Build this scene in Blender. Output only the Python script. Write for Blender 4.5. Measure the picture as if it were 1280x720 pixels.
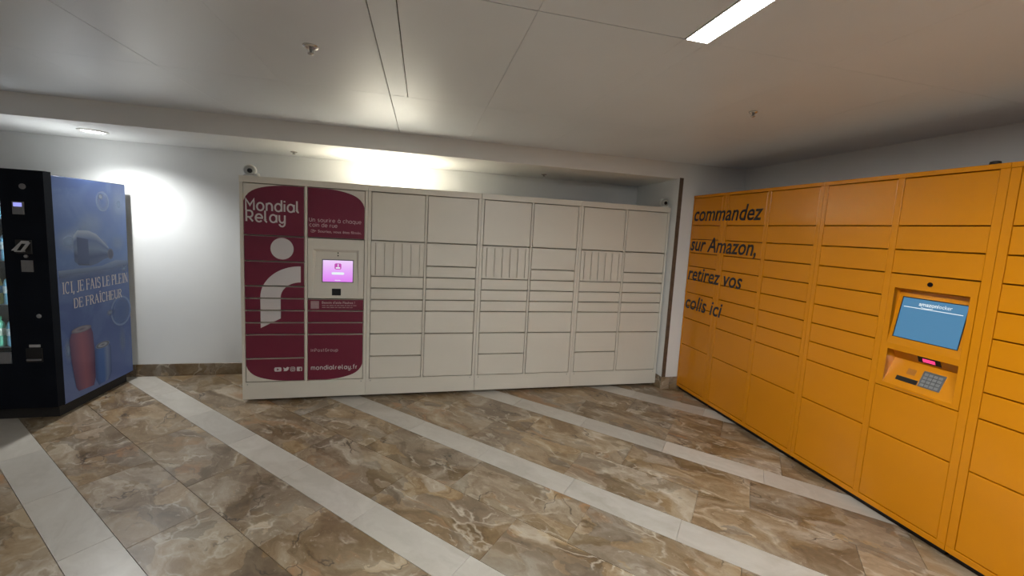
import bpy, math, random
from mathutils import Vector, Matrix
from mathutils.geometry import tessellate_polygon

for o in list(bpy.data.objects): bpy.data.objects.remove(o)
SC = bpy.context.scene
COL = SC.collection
rng = random.Random(7)
PI = math.pi

# ------------------------------------------------------------------ camera
F_PX, CX, CY = 500.753, 649.618, 340.310          # focal length and optical centre in a 1280 x 720 frame
YAW, PITCH, ROLL = 0.240522, 0.102847, 0.054646
EYE = Vector((0, 0, 1.62))
_f = Vector((math.sin(YAW)*math.cos(PITCH), math.cos(YAW)*math.cos(PITCH), -math.sin(PITCH)))
_r = Vector((math.cos(YAW), -math.sin(YAW), 0)); _u = _r.cross(_f)
_R = _r*math.cos(ROLL) + _u*math.sin(ROLL); _U = -_r*math.sin(ROLL) + _u*math.cos(ROLL)
cam_d = bpy.data.cameras.new('camera'); cam = bpy.data.objects.new('camera', cam_d); COL.objects.link(cam)
cam_d.sensor_fit = 'HORIZONTAL'; cam_d.sensor_width = 36; cam_d.lens = F_PX*36/1280
cam_d.shift_x = (640-CX)/1280; cam_d.shift_y = (CY-360)/1280
cam_d.clip_start = .02; cam_d.clip_end = 60
m3 = Matrix((_R, _U, -_f)).transposed()
cam.matrix_world = Matrix.Translation(EYE) @ m3.to_4x4()
SC.camera = cam

# ------------------------------------------------------------------ world, exposure, light levels
SC.view_settings.view_transform = 'Standard'; SC.view_settings.look = 'None'
SC.view_settings.gamma = 1; SC.view_settings.use_curve_mapping = False
SC.view_settings.exposure = 0.0
world = bpy.data.worlds.new('ambient_fill'); SC.world = world; world.use_nodes = True  # even ambient fill, standing in for light from an unseen hall
world.node_tree.nodes['Background'].inputs[0].default_value = (.93, .97, 1.0, 1)
world.node_tree.nodes['Background'].inputs[1].default_value = .20
LED_STRENGTH = 150.0
LED_COLOR = (.95, 1.0, 1.0)
SPOT_A = 92.0; SPOT_A_COLOR = (.97, 1.0, 1.0)
SPOT_B = 215.0; SPOT_B_COLOR = (1.0, 1.0, .91)

# ------------------------------------------------------------------ room measures (metres)
X_L, X_R = -4.6, 3.337            # left and right wall
Y_F, Y_P, Y_B = -2.2, 3.70, 4.545 # unseen side left open for the ambient fill, pillar face, niche back wall
X_N = 2.549                       # right end of the niche
Z_S, Z_C = 2.24, 2.40             # soffit, ceiling
Y_W, X_W, MW = 3.7986, -1.4828, 1.0054    # white locker front, left end, unit width

# ------------------------------------------------------------------ materials
def new_mat(name):
    m = bpy.data.materials.new(name); m.use_nodes = True
    nt = m.node_tree; return m, nt, nt.nodes['Principled BSDF']
def lnk(nt, a, b): nt.links.new(a, b)
def ramp(nt, stops):
    n = nt.nodes.new('ShaderNodeValToRGB'); e = n.color_ramp.elements
    while len(e) > 1: e.remove(e[-1])
    e[0].position = stops[0][0]; e[0].color = (*stops[0][1], 1)
    for p, c in stops[1:]:
        k = e.new(p); k.color = (*c, 1)
    return n
def paint(name, col, rough=.5, var=.05, scale=6, metal=0, bump=0, bscale=250, coat=0):
    m, nt, b = new_mat(name)
    tc = nt.nodes.new('ShaderNodeTexCoord')
    nz = nt.nodes.new('ShaderNodeTexNoise'); nz.inputs['Scale'].default_value = scale; nz.inputs['Detail'].default_value = 4
    lnk(nt, tc.outputs['Object'], nz.inputs['Vector'])
    lo = tuple(max(0, c*(1-var)) for c in col); hi = tuple(min(1, c*(1+var)) for c in col)
    r = ramp(nt, [(.3, lo), (.7, hi)]); lnk(nt, nz.outputs['Fac'], r.inputs['Fac']); lnk(nt, r.outputs['Color'], b.inputs['Base Color'])
    b.inputs['Roughness'].default_value = rough; b.inputs['Metallic'].default_value = metal
    if coat: b.inputs['Coat Weight'].default_value = coat
    if bump:
        n2 = nt.nodes.new('ShaderNodeTexNoise'); n2.inputs['Scale'].default_value = bscale; n2.inputs['Detail'].default_value = 3
        lnk(nt, tc.outputs['Object'], n2.inputs['Vector'])
        bp = nt.nodes.new('ShaderNodeBump'); bp.inputs['Strength'].default_value = bump; bp.inputs['Distance'].default_value = .002
        lnk(nt, n2.outputs['Fac'], bp.inputs['Height']); lnk(nt, bp.outputs['Normal'], b.inputs['Normal'])
    return m
def emit(name, col, s):
    m, nt, b = new_mat(name)
    b.inputs['Base Color'].default_value = (.02, .02, .02, 1)
    b.inputs['Emission Color'].default_value = (*col, 1); b.inputs['Emission Strength'].default_value = s
    return m

def marble(name, stops, vein, patch, dark, rough):
    m, nt, b = new_mat(name); N = nt.nodes.new
    tc = N('ShaderNodeTexCoord'); oi = N('ShaderNodeObjectInfo')
    mul = N('ShaderNodeVectorMath'); mul.operation = 'SCALE'; mul.inputs[0].default_value = (37.3, 53.1, 19.7); lnk(nt, oi.outputs['Random'], mul.inputs['Scale'])
    add = N('ShaderNodeVectorMath'); add.operation = 'ADD'; lnk(nt, tc.outputs['Object'], add.inputs[0]); lnk(nt, mul.outputs[0], add.inputs[1])
    mp = N('ShaderNodeMapping'); mp.inputs['Scale'].default_value = (.85, 1.45, 1.0); mp.inputs['Rotation'].default_value = (0, 0, .35); lnk(nt, add.outputs[0], mp.inputs['Vector'])
    # slow warp, so that the clouds drag along the slab
    w = N('ShaderNodeTexNoise'); w.inputs['Scale'].default_value = 2.2; w.inputs['Detail'].default_value = 5; lnk(nt, mp.outputs[0], w.inputs['Vector'])
    ws = N('ShaderNodeVectorMath'); ws.operation = 'SCALE'; ws.inputs['Scale'].default_value = .95; lnk(nt, w.outputs['Color'], ws.inputs[0])
    wa = N('ShaderNodeVectorMath'); wa.operation = 'ADD'; lnk(nt, mp.outputs[0], wa.inputs[0]); lnk(nt, ws.outputs[0], wa.inputs[1])
    n1 = N('ShaderNodeTexNoise'); n1.inputs['Scale'].default_value = 3.2; n1.inputs['Detail'].default_value = 11; n1.inputs['Roughness'].default_value = .62; n1.inputs['Distortion'].default_value = .7
    lnk(nt, wa.outputs[0], n1.inputs['Vector'])
    c = ramp(nt, stops); lnk(nt, n1.outputs['Fac'], c.inputs['Fac'])
    col = c.outputs['Color']
    def layer(col, fac, rgb):
        mx = N('ShaderNodeMix'); mx.data_type = 'RGBA'; lnk(nt, fac, mx.inputs['Factor']); lnk(nt, col, mx.inputs['A']); mx.inputs['B'].default_value = (*rgb, 1)
        return mx.outputs['Result']
    def mask(node_out, a, bb, amt):
        mr = N('ShaderNodeMapRange'); mr.inputs['From Min'].default_value = a; mr.inputs['From Max'].default_value = bb; mr.inputs['To Max'].default_value = amt
        lnk(nt, node_out, mr.inputs['Value']); return mr.outputs['Result']
    if dark:
        vc = N('ShaderNodeTexVoronoi'); vc.inputs['Scale'].default_value = 3.6; vc.inputs['Randomness'].default_value = 1.0; lnk(nt, wa.outputs[0], vc.inputs['Vector'])
        sx_ = N('ShaderNodeSeparateColor'); lnk(nt, vc.outputs['Color'], sx_.inputs[0])
        h2 = N('ShaderNodeHueSaturation'); m2 = N('ShaderNodeMapRange'); m2.inputs['To Min'].default_value = .74; m2.inputs['To Max'].default_value = 1.22
        lnk(nt, sx_.outputs[0], m2.inputs['Value']); lnk(nt, m2.outputs['Result'], h2.inputs['Value'])
        m4 = N('ShaderNodeMapRange'); m4.inputs['To Min'].default_value = .8; m4.inputs['To Max'].default_value = 1.15; lnk(nt, sx_.outputs[1], m4.inputs['Value']); lnk(nt, m4.outputs['Result'], h2.inputs['Saturation'])
        lnk(nt, col, h2.inputs['Color']); col = h2.outputs['Color']
        nf = N('ShaderNodeTexNoise'); nf.inputs['Scale'].default_value = 17; nf.inputs['Detail'].default_value = 7; nf.inputs['Roughness'].default_value = .7; lnk(nt, wa.outputs[0], nf.inputs['Vector'])
        col = layer(col, mask(nf.outputs['Fac'], .60, .72, .6), vein)
        col = layer(col, mask(nf.outputs['Fac'], .40, .30, .45), (.13, .085, .05))
    if patch:
        n2 = N('ShaderNodeTexNoise'); n2.inputs['Scale'].default_value = 2.4; n2.inputs['Detail'].default_value = 6; n2.inputs['Distortion'].default_value = .6
        o2 = N('ShaderNodeVectorMath'); o2.operation = 'ADD'; o2.inputs[1].default_value = (7, 3, 1); lnk(nt, wa.outputs[0], o2.inputs[0]); lnk(nt, o2.outputs[0], n2.inputs['Vector'])
        col = layer(col, mask(n2.outputs['Fac'], .60, .70, .75), patch)
    if vein:
        n3 = N('ShaderNodeTexNoise'); n3.noise_type = 'RIDGED_MULTIFRACTAL'; n3.inputs['Scale'].default_value = 2.1; n3.inputs['Detail'].default_value = 6; n3.inputs['Roughness'].default_value = .55
        lnk(nt, wa.outputs[0], n3.inputs['Vector'])
        col = layer(col, mask(n3.outputs['Fac'], .80, 1.25, .75), vein)
    if dark:
        v = N('ShaderNodeTexVoronoi'); v.feature = 'DISTANCE_TO_EDGE'; v.inputs['Scale'].default_value = 1.9; lnk(nt, wa.outputs[0], v.inputs['Vector'])
        n4 = N('ShaderNodeTexNoise'); n4.inputs['Scale'].default_value = 3.5; n4.inputs['Detail'].default_value = 3; lnk(nt, add.outputs[0], n4.inputs['Vector'])
        v2 = N('ShaderNodeTexVoronoi'); v2.feature = 'DISTANCE_TO_EDGE'; v2.inputs['Scale'].default_value = 3.3; lnk(nt, wa.outputs[0], v2.inputs['Vector'])
        n5 = N('ShaderNodeTexNoise'); n5.inputs['Scale'].default_value = 5.0; n5.inputs['Detail'].default_value = 5; lnk(nt, mp.outputs[0], n5.inputs['Vector'])
        b1 = mask(v2.outputs['Distance'], .055, .0, .6); b2 = mask(n5.outputs['Fac'], .48, .60, 1.0)
        m5 = N('ShaderNodeMath'); m5.operation = 'MULTIPLY'; lnk(nt, b1, m5.inputs[0]); lnk(nt, b2, m5.inputs[1]); col = layer(col, m5.outputs[0], vein)
        a1 = mask(v.outputs['Distance'], .016, .0, .85); a2 = mask(n4.outputs['Fac'], .54, .62, 1.0)
        mm = N('ShaderNodeMath'); mm.operation = 'MULTIPLY'; lnk(nt, a1, mm.inputs[0]); lnk(nt, a2, mm.inputs[1])
        col = layer(col, mm.outputs[0], dark)
    # each slab a little lighter or darker than the next
    hs = N('ShaderNodeHueSaturation'); mr = N('ShaderNodeMapRange'); mr.inputs['To Min'].default_value = .88; mr.inputs['To Max'].default_value = 1.10
    lnk(nt, oi.outputs['Random'], mr.inputs['Value']); lnk(nt, mr.outputs['Result'], hs.inputs['Value']); lnk(nt, col, hs.inputs['Color'])
    lnk(nt, hs.outputs['Color'], b.inputs['Base Color'])
    b.inputs['Roughness'].default_value = rough
    return m

M = {}
M['wall'] = paint('white_plaster', (.76, .76, .745), .75, .03, 2, bump=.15)
M['soffit'] = paint('soffit_plaster', (.76, .755, .735), .7, .03, 2, bump=.1)
M['ceil'] = paint('ceiling_panel_paint', (.70, .745, .80), .34, .035, 1.3, bump=.05)
M['slab'] = paint('dark_void', (.03, .028, .026), .9)
M['grout'] = paint('grout', (.16, .12, .085), .9, .1, 20)
M['marble'] = marble('brown_marble', [(.25, (.10, .064, .034)), (.42, (.20, .135, .076)), (.53, (.275, .203, .128)), (.63, (.35, .283, .203)), (.78, (.46, .40, .32))], (.55, .49, .40), (.35, .185, .085), (.035, .025, .018), .30)
M['cream'] = marble('cream_tile', [(.3, (.41, .37, .315)), (.5, (.47, .43, .375)), (.7, (.52, .485, .43))], None, None, None, .30)
M['white'] = paint('locker_enamel', (.67, .625, .54), .42, .02, 3, bump=.05, bscale=400)
M['whiteedge'] = paint('locker_carcass_enamel', (.60, .565, .50), .5, .02)
M['burg'] = paint('burgundy_film', (.155, .012, .035), .40, .06, 4)
M['print'] = paint('pale_print', (.60, .56, .55), .5, .02)
M['printdim'] = paint('pale_pink_print', (.52, .38, .39), .5, .02)
M['sticker'] = paint('pink_grey_sticker', (.38, .25, .26), .5, .08, 60)
M['black'] = paint('black_plastic', (.008, .008, .009), .35, .2)
M['dark'] = paint('vending_black', (.008, .010, .015), .55, .15)
M['orange'] = paint('orange_enamel', (.66, .235, .003), .23, .03, 3)
M['orangedark'] = paint('orange_carcass', (.42, .14, .006), .5, .03)
M['dark'].node_tree.nodes['Principled BSDF'].inputs['Specular IOR Level'].default_value = .06
M['bouncetop'] = paint('grey_bounce_sheet', (.30, .31, .32), .45, .06, 12)  # grey of the added sheet that bounces the downlight upward
M['ink'] = paint('black_ink', (.022, .017, .014), .5, .1)
M['plinth'] = paint('dark_plinth', (.018, .016, .015), .7)
M['brown'] = paint('brown_corner_strip', (.115, .075, .05), .5, .18, 25)
M['steel'] = paint('grey_steel', (.36, .37, .38), .35, .08, 40, metal=.7)
M['chrome'] = paint('chrome', (.62, .60, .57), .22, .05, 40, metal=.9)
M['camwhite'] = paint('camera_white', (.66, .65, .61), .35, .03)
M['camgrey'] = paint('camera_grey', (.33, .33, .31), .4, .03)
M['lens'] = paint('lens_black', (.006, .006, .007), .08, .1)
M['led'] = emit('led_diffuser', LED_COLOR, LED_STRENGTH)
M['spotA'] = emit('cool_lamp_disc', SPOT_A_COLOR, 10)
M['spotB'] = emit('warm_lamp_disc', SPOT_B_COLOR, 10)
M['bluescreen'] = emit('blue_screen', (.055, .20, .36), 1.0)
M['whitelit'] = emit('lit_white', (.80, .88, .92), 1.0)
M['pinklamp'] = emit('pink_scanner_lamp', (1.0, .05, .20), 1.3)
M['blueled'] = emit('small_blue_display', (.38, .40, 1.0), .95)
M['caselight'] = emit('display_case_lamp', (.75, .9, 1.0), 45)
M['flap'] = paint('silver_flap', (.55, .55, .55), .3, .1, 30, metal=.4)
M['greyplate'] = paint('grey_plate', (.19, .19, .20), .5, .1, 30)
M['keypad'] = paint('keypad_metal', (.15, .155, .165), .4, .12, 60, metal=.5)
# pink touch screen: its picture is a soft gradient
m, nt, b = new_mat('pink_screen'); tc = nt.nodes.new('ShaderNodeTexCoord'); sp = nt.nodes.new('ShaderNodeSeparateXYZ'); lnk(nt, tc.outputs['Generated'], sp.inputs[0])
r = ramp(nt, [(0, (.72, .20, .86)), (.45, (.78, .36, .92)), (1, (.86, .62, .95))]); lnk(nt, sp.outputs['Z'], r.inputs['Fac'])
b.inputs['Base Color'].default_value = (.02, .02, .02, 1); lnk(nt, r.outputs['Color'], b.inputs['Emission Color']); b.inputs['Emission Strength'].default_value = 1.0
M['pinkscreen'] = m
M['pinkicon'] = emit('pink_icon', (.50, .06, .42), 1.0)
# glass of the display window
m, nt, b = new_mat('display_glass'); nt.nodes.remove(b); N = nt.nodes.new
tr = N('ShaderNodeBsdfTransparent'); tr.inputs[0].default_value = (.9, .95, .95, 1); gl = N('ShaderNodeBsdfGlossy'); gl.inputs['Roughness'].default_value = .05
fr = N('ShaderNodeFresnel'); mx = N('ShaderNodeMixShader'); lnk(nt, fr.outputs[0], mx.inputs[0]); lnk(nt, tr.outputs[0], mx.inputs[1]); lnk(nt, gl.outputs[0], mx.inputs[2])
lnk(nt, mx.outputs[0], nt.nodes['Material Output'].inputs[0]); M['glass'] = m
# printed picture: colours and coverage stored on the print's own vertices
m, nt, b = new_mat('printed_picture'); N = nt.nodes.new
at = N('ShaderNodeVertexColor'); at.layer_name = 'ink'
tr = N('ShaderNodeBsdfTransparent'); mx = N('ShaderNodeMixShader')
lnk(nt, at.outputs['Color'], b.inputs['Base Color']); b.inputs['Roughness'].default_value = .45
lnk(nt, at.outputs['Alpha'], mx.inputs[0]); lnk(nt, tr.outputs[0], mx.inputs[1]); lnk(nt, b.outputs[0], mx.inputs[2]); lnk(nt, mx.outputs[0], nt.nodes['Material Output'].inputs[0])
M['picture'] = m
# blue poster with drifting mist
m, nt, b = new_mat('blue_poster'); N = nt.nodes.new; tc = N('ShaderNodeTexCoord'); sp = N('ShaderNodeSeparateXYZ'); lnk(nt, tc.outputs['Object'], sp.inputs[0])
mr = N('ShaderNodeMapRange'); mr.inputs['From Min'].default_value = .09; mr.inputs['From Max'].default_value = 1.84; lnk(nt, sp.outputs['Z'], mr.inputs['Value'])
r = ramp(nt, [(0, (.105, .15, .34)), (.3, (.05, .09, .25)), (.55, (.055, .10, .27)), (.62, (.075, .14, .32)), (.8, (.055, .115, .31)), (1, (.05, .095, .26))]); lnk(nt, mr.outputs['Result'], r.inputs['Fac'])
nz = N('ShaderNodeTexNoise'); nz.inputs['Scale'].default_value = 3.2; nz.inputs['Detail'].default_value = 6; nz.inputs['Distortion'].default_value = .8; lnk(nt, tc.outputs['Object'], nz.inputs['Vector'])
k = N('ShaderNodeMapRange'); k.inputs['From Min'].default_value = .50; k.inputs['From Max'].default_value = .72; k.inputs['To Max'].default_value = .4; lnk(nt, nz.outputs['Fac'], k.inputs['Value'])
mx = N('ShaderNodeMix'); mx.data_type = 'RGBA'; lnk(nt, k.outputs['Result'], mx.inputs['Factor']); lnk(nt, r.outputs['Color'], mx.inputs['A']); mx.inputs['B'].default_value = (.17, .25, .44, 1)
lnk(nt, mx.outputs['Result'], b.inputs['Base Color']); b.inputs['Roughness'].default_value = .42; M['poster'] = m

# ------------------------------------------------------------------ mesh helpers
def tag(o, label=None, cat=None, group=None, kind=None):
    for k_, v_ in (('label', label), ('category', cat), ('group', group), ('kind', kind)):
        if v_: o[k_] = v_
    return o
def link(name, mesh, mat, parent=None, loc=(0, 0, 0), smooth=False):
    if mat and not mesh.materials: mesh.materials.append(M[mat])
    o = bpy.data.objects.new(name, mesh); COL.objects.link(o); o.location = loc
    if parent: o.parent = parent
    if smooth:
        for p in mesh.polygons: p.use_smooth = True
    return o
def empty(name, loc, rz=0):
    o = bpy.data.objects.new(name, None); COL.objects.link(o); o.location = loc; o.rotation_euler = (0, 0, rz); o.empty_display_size = .1
    return o
class MB:
    def __init__(s): s.v = []; s.f = []
    def add(s, vs, fs):
        k = len(s.v); s.v += [tuple(v) for v in vs]; s.f += [tuple(i+k for i in f) for f in fs]; return s
    def box(s, x0, x1, y0, y1, z0, z1):
        return s.add([(x0,y0,z0),(x1,y0,z0),(x1,y1,z0),(x0,y1,z0),(x0,y0,z1),(x1,y0,z1),(x1,y1,z1),(x0,y1,z1)],
                     [(0,3,2,1),(4,5,6,7),(0,1,5,4),(1,2,6,5),(2,3,7,6),(3,0,4,7)])
    def cbox(s, x0, x1, y0, y1, z0, z1, c):
        """box whose front (lowest y) edges are chamfered by c"""
        return s.add([(x0+c,y0,z0+c),(x1-c,y0,z0+c),(x1-c,y0,z1-c),(x0+c,y0,z1-c),
                      (x0,y0+c,z0),(x1,y0+c,z0),(x1,y0+c,z1),(x0,y0+c,z1),
                      (x0,y1,z0),(x1,y1,z0),(x1,y1,z1),(x0,y1,z1)],
                     [(0,1,2,3),(4,5,1,0),(5,6,2,1),(6,7,3,2),(7,4,0,3),(8,9,5,4),(9,10,6,5),(10,11,7,6),(11,8,4,7),(11,10,9,8)])
    def lathe(s, prof, n=24, c=(0, 0, 0), axis='z'):
        """prof: (radius, height) pairs from one end to the other"""
        k = len(s.v)
        for r_, h_ in prof:
            for i in range(n):
                a = 2*PI*i/n; p = (r_*math.cos(a), r_*math.sin(a), h_)
                if axis == 'y': p = (p[0], p[2], p[1])
                if axis == 'x': p = (p[2], p[0], p[1])
                s.v.append((p[0]+c[0], p[1]+c[1], p[2]+c[2]))
        for j in range(len(prof)-1):
            for i in range(n):
                q = (k+j*n+i, k+j*n+(i+1) % n, k+(j+1)*n+(i+1) % n, k+(j+1)*n+i)
                s.f.append(q[::-1] if axis == 'y' else q)
        s.f.append(tuple(k+i for i in range(n))[::-1]); s.f.append(tuple(k+(len(prof)-1)*n+i for i in range(n)))
        return s
    def mesh(s, name):
        me = bpy.data.meshes.new(name); me.from_pydata(s.v, [], s.f); me.update(); return me
    def build(s, name, mat, parent=None, loc=(0, 0, 0), smooth=False): return link(name, s.mesh(name), mat, parent, loc, smooth)

def fix_normals(me):
    import bmesh
    bm = bmesh.new(); bm.from_mesh(me); bmesh.ops.recalc_face_normals(bm, faces=bm.faces); bm.to_mesh(me); bm.free()

# flat shapes: lists of 2-D triangles
def tri_poly(poly):
    return [tuple((poly[i][0], poly[i][1]) for i in t) for t in tessellate_polygon([[Vector((p[0], p[1], 0)) for p in poly]])]
def clip_poly(poly, x0, x1, y0, y1):
    for ax, val, sg in ((0, x0, 1), (0, x1, -1), (1, y0, 1), (1, y1, -1)):
        out = []
        for i in range(len(poly)):
            a, b_ = poly[i-1], poly[i]; da = sg*(a[ax]-val); db = sg*(b_[ax]-val)
            if (da >= 0) != (db >= 0):
                t = da/(da-db); out.append((a[0]+t*(b_[0]-a[0]), a[1]+t*(b_[1]-a[1])))
            if db >= 0: out.append(b_)
        poly = out
        if not poly: return []
    return poly
def clip_tris(tris, rect):
    out = []
    for t in tris:
        p = Poly(clip_poly(list(t), *rect)); p.lay = getattr(t, 'lay', 0)
        if len(p) >= 3: out.append(p)
    return out
class Poly(list):
    lay = 0
def area(p): return abs(sum(p[i-1][0]*p[i][1]-p[i][0]*p[i-1][1] for i in range(len(p))))/2
def flat(name, polys, mat, parent, to3, thick=None):
    mb = MB()
    for p in polys:
        if area(p) < 1e-9: continue
        d_ = getattr(p, 'lay', 0)*.00007          # overlapping pen strokes lie one over the other
        if sum(p[i-1][0]*p[i][1]-p[i][0]*p[i-1][1] for i in range(len(p))) < 0: p = list(p)[::-1]
        mb.add([to3(q[0], q[1], d_) for q in p], [tuple(range(len(p)))])
    if not mb.v: return None
    return mb.build(name, mat, parent)
def arc(cx, cy, rx, ry, a0, a1, n=14):
    return [(cx+rx*math.cos(math.radians(a0+(a1-a0)*i/n)), cy+ry*math.sin(math.radians(a0+(a1-a0)*i/n))) for i in range(n+1)]
STROKE = [0]
def ribbon(pts, w):
    STROKE[0] = (STROKE[0]+1) % 7
    P = [Vector(p) for p in pts]; n = len(P); L = []; R_ = []
    closed = (P[0]-P[-1]).length < 1e-6
    for i in range(n):
        if closed: a = P[i]-P[i-1 if i else n-2]; b_ = P[(i+1) if i < n-1 else 1]-P[i]
        else: a = P[i]-P[i-1] if i else P[1]-P[0]; b_ = P[i+1]-P[i] if i < n-1 else P[-1]-P[-2]
        a = a.normalized(); b_ = b_.normalized(); t = (a+b_)
        t = t.normalized() if t.length > 1e-6 else a
        nn = Vector((-t.y, t.x)); k_ = 1/max(.45, nn.dot(Vector((-a.y, a.x))))
        L.append(P[i]+nn*w/2*k_); R_.append(P[i]-nn*w/2*k_)
    out = []
    for i in range(n-1):
        q = Poly([tuple(R_[i]), tuple(R_[i+1]), tuple(L[i+1]), tuple(L[i])]); q.lay = STROKE[0]; out.append(q)
    return out
def disc2(cx, cy, r_, n=28, ry=None): return [[(cx+r_*math.cos(2*PI*i/n), cy+(ry or r_)*math.sin(2*PI*i/n)) for i in range(n)]]

# a rounded single-stroke alphabet, x-height 1
GL = {
 'o': (1.0, [arc(.5, .5, .5, .5, 0, 360, 24)]), 'a': (1.0, [arc(.5, .5, .5, .5, 0, 360, 24), [(1, 1.0), (1, 0)]]),
 'à': (1.0, [arc(.5, .5, .5, .5, 0, 360, 24), [(1, 1.0), (1, 0)], [(.35, 1.45), (.6, 1.2)]]),
 'd': (1.0, [arc(.5, .5, .5, .5, 0, 360, 24), [(1, 1.5), (1, 0)]]), 'q': (1.0, [arc(.5, .5, .5, .5, 0, 360, 24), [(1, 1), (1, -.45)]]),
 'p': (1.0, [arc(.5, .5, .5, .5, 0, 360, 24), [(0, 1), (0, -.45)]]), 'b': (1.0, [arc(.5, .5, .5, .5, 0, 360, 24), [(0, 1.5), (0, 0)]]),
 'e': (1.0, [[(.02, .5)]+[(.98, .5)]+arc(.5, .5, .5, .5, 5, 320, 20)]), 'c': (.9, [arc(.5, .5, .5, .5, 50, 310, 20)]),
 'n': (.84, [[(0, 0), (0, 1)], [(0, .5)]+arc(.42, .58, .42, .42, 180, 0)+[(.84, 0)]]),
 'h': (.84, [[(0, 0), (0, 1.5)], [(0, .5)]+arc(.42, .58, .42, .42, 180, 0)+[(.84, 0)]]),
 'm': (1.4, [[(0, 0), (0, 1)], [(0, .5)]+arc(.35, .63, .35, .37, 180, 0)+[(.7, 0)], [(.7, .5)]+arc(1.05, .63, .35, .37, 180, 0)+[(1.4, 0)]]),
 'u': (.84, [[(0, 1)]+arc(.42, .42, .42, .42, 180, 360)+[(.84, 1)], [(.84, .4), (.84, 0)]]),
 'i': (0.02, [[(0, 0), (0, 1)], [(0, 1.24), (0, 1.44)]]), 'l': (.30, [[(0, 1.5), (0, .3)]+arc(.3, .3, .3, .3, 180, 270, 6)]),
 'r': (.5, [[(0, 0), (0, 1)], [(0, .5)]+arc(.45, .5, .45, .5, 180, 95, 8)]), 'f': (.5, [[(.15, 0), (.15, 1.1)]+arc(.5, 1.1, .35, .4, 180, 90, 6), [(-.08, .95), (.48, .95)]]),
 't': (.5, [[(.15, 1.4), (.15, .3)]+arc(.45, .3, .3, .3, 180, 270, 6), [(-.08, .98), (.48, .98)]]),
 's': (.7, [arc(.36, .74, .30, .26, 35, 250, 12)+arc(.36, .26, .32, .26, 75, -150, 12)]),
 'y': (.84, [[(0, 1)]+arc(.42, .48, .42, .48, 180, 360)+[(.84, 1)], [(.84, .5), (.84, -.1)]+arc(.42, -.08, .42, .42, 0, -165, 12)]),
 'M': (1.2, [[(0, 0), (0, 1.4), (.6, .62), (1.2, 1.4), (1.2, 0)]]), 'R': (.95, [[(0, 0), (0, 1.4), (.45, 1.4)]+arc(.5, .98, .42, .42, 90, -90, 12)+[(.05, .56)], [(.4, .56), (.95, 0)]]),
 'U': (1.0, [[(0, 1.4), (0, .5)]+arc(.5, .5, .5, .5, 180, 360)+[(1, 1.4)]]), 'I': (.02, [[(0, 0), (0, 1.4)]]),
 'P': (.9, [[(0, 0), (0, 1.4), (.45, 1.4)]+arc(.48, 1.0, .42, .40, 90, -90, 12)+[(.02, .6)]]),
 'G': (1.15, [arc(.62, .7, .6, .7, 50, 360, 20)+[(.65, .7)]]), '.': (.05, [[(0, -.06), (0, .14)]]), ' ': (.35, []),
}
def stroke_text(txt, x, z, xh, w, sx=1.0, gap=.30):
    polys = []; cx = x
    for ch in txt:
        adv, st = GL[ch]
        for s_ in st: polys += ribbon([(cx+px*xh*sx, z+pz*xh) for px, pz in s_], w)
        cx += (adv+gap)*xh*sx
    return polys, cx
def stroke_fit(txt, x0, x1, z, xh, w, gap=.30):
    _, e = stroke_text(txt, 0, 0, xh, w, 1.0, gap); e -= gap*xh
    return stroke_text(txt, x0, z, xh, w, (x1-x0)/e, gap)[0]
def font_polys(txt, shear=0.0, bold=0.0):
    cu = bpy.data.curves.new('lettering', 'FONT'); cu.body = txt; cu.size = 1; cu.shear = shear; cu.offset = bold; cu.resolution_u = 3; cu.fill_mode = 'FRONT'
    o = bpy.data.objects.new('lettering', cu); COL.objects.link(o)
    dg = bpy.context.evaluated_depsgraph_get(); me = bpy.data.meshes.new_from_object(o.evaluated_get(dg))
    P = [[(me.vertices[i].co.x, me.vertices[i].co.y) for i in p.vertices] for p in me.polygons]
    bpy.data.objects.remove(o); bpy.data.curves.remove(cu); bpy.data.meshes.remove(me)
    return P
def font_fit(txt, x0, x1, z0, h_cap, shear=0.0, bold=0.0):
    """built-in letters scaled so that the text spans x0..x1 and capitals are h_cap tall"""
    P = font_polys(txt, shear, bold); H = font_polys('H'); hh = max(q[1] for p in H for q in p)
    a = min(q[0] for p in P for q in p); b_ = max(q[0] for p in P for q in p)
    return [[(x0+(q[0]-a)/(b_-a)*(x1-x0), z0+q[1]/hh*h_cap) for q in p] for p in P]

# ------------------------------------------------------------------ the room
def struct(name, mb, mat, loc=(0, 0, 0), label=None):
    return tag(mb.build(name, mat, None, loc), label, None, None, 'structure')
floor = struct('floor', MB().box(X_L-.1, X_R+.1, Y_F, Y_B+.1, -.12, -.014), 'grout', label='diagonal marble tile floor with cream bands')
ceiling = struct('ceiling', MB().box(X_L-.1, X_R+.1, Y_F, Y_B+.1, Z_C+.012, Z_C+.12), 'slab', label='grey panelled ceiling')
struct('ceiling_soffit', MB().box(X_L, X_N, Y_P, Y_B, Z_S, Z_C+.011), 'soffit', label='lowered white soffit above the niche')
struct('wall_back', MB().box(X_L-.1, X_R+.1, Y_B, Y_B+.1, -.013, Z_C+.011), 'wall', label='white back wall of the niche')
struct('wall_right', MB().box(X_R, X_R+.1, Y_F, Y_B-.001, -.013, Z_C+.011), 'wall', label='white wall behind the orange lockers')
struct('wall_left', MB().box(X_L-.1, X_L, Y_F, Y_B-.001, -.013, Z_C+.011), 'wall', label='white side wall')
struct('wall_pillar', MB().box(X_N, X_R-.001, Y_P, Y_B-.001, -.013, Z_C+.011), 'wall', label='white wall face closing the niche')
struct('trim_1', MB().cbox(X_N-.004, X_N+.040, Y_P-.007, Y_P-.0005, .135, Z_S+.01, .003), 'brown', label='narrow brown corner strip on the pillar edge')

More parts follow.
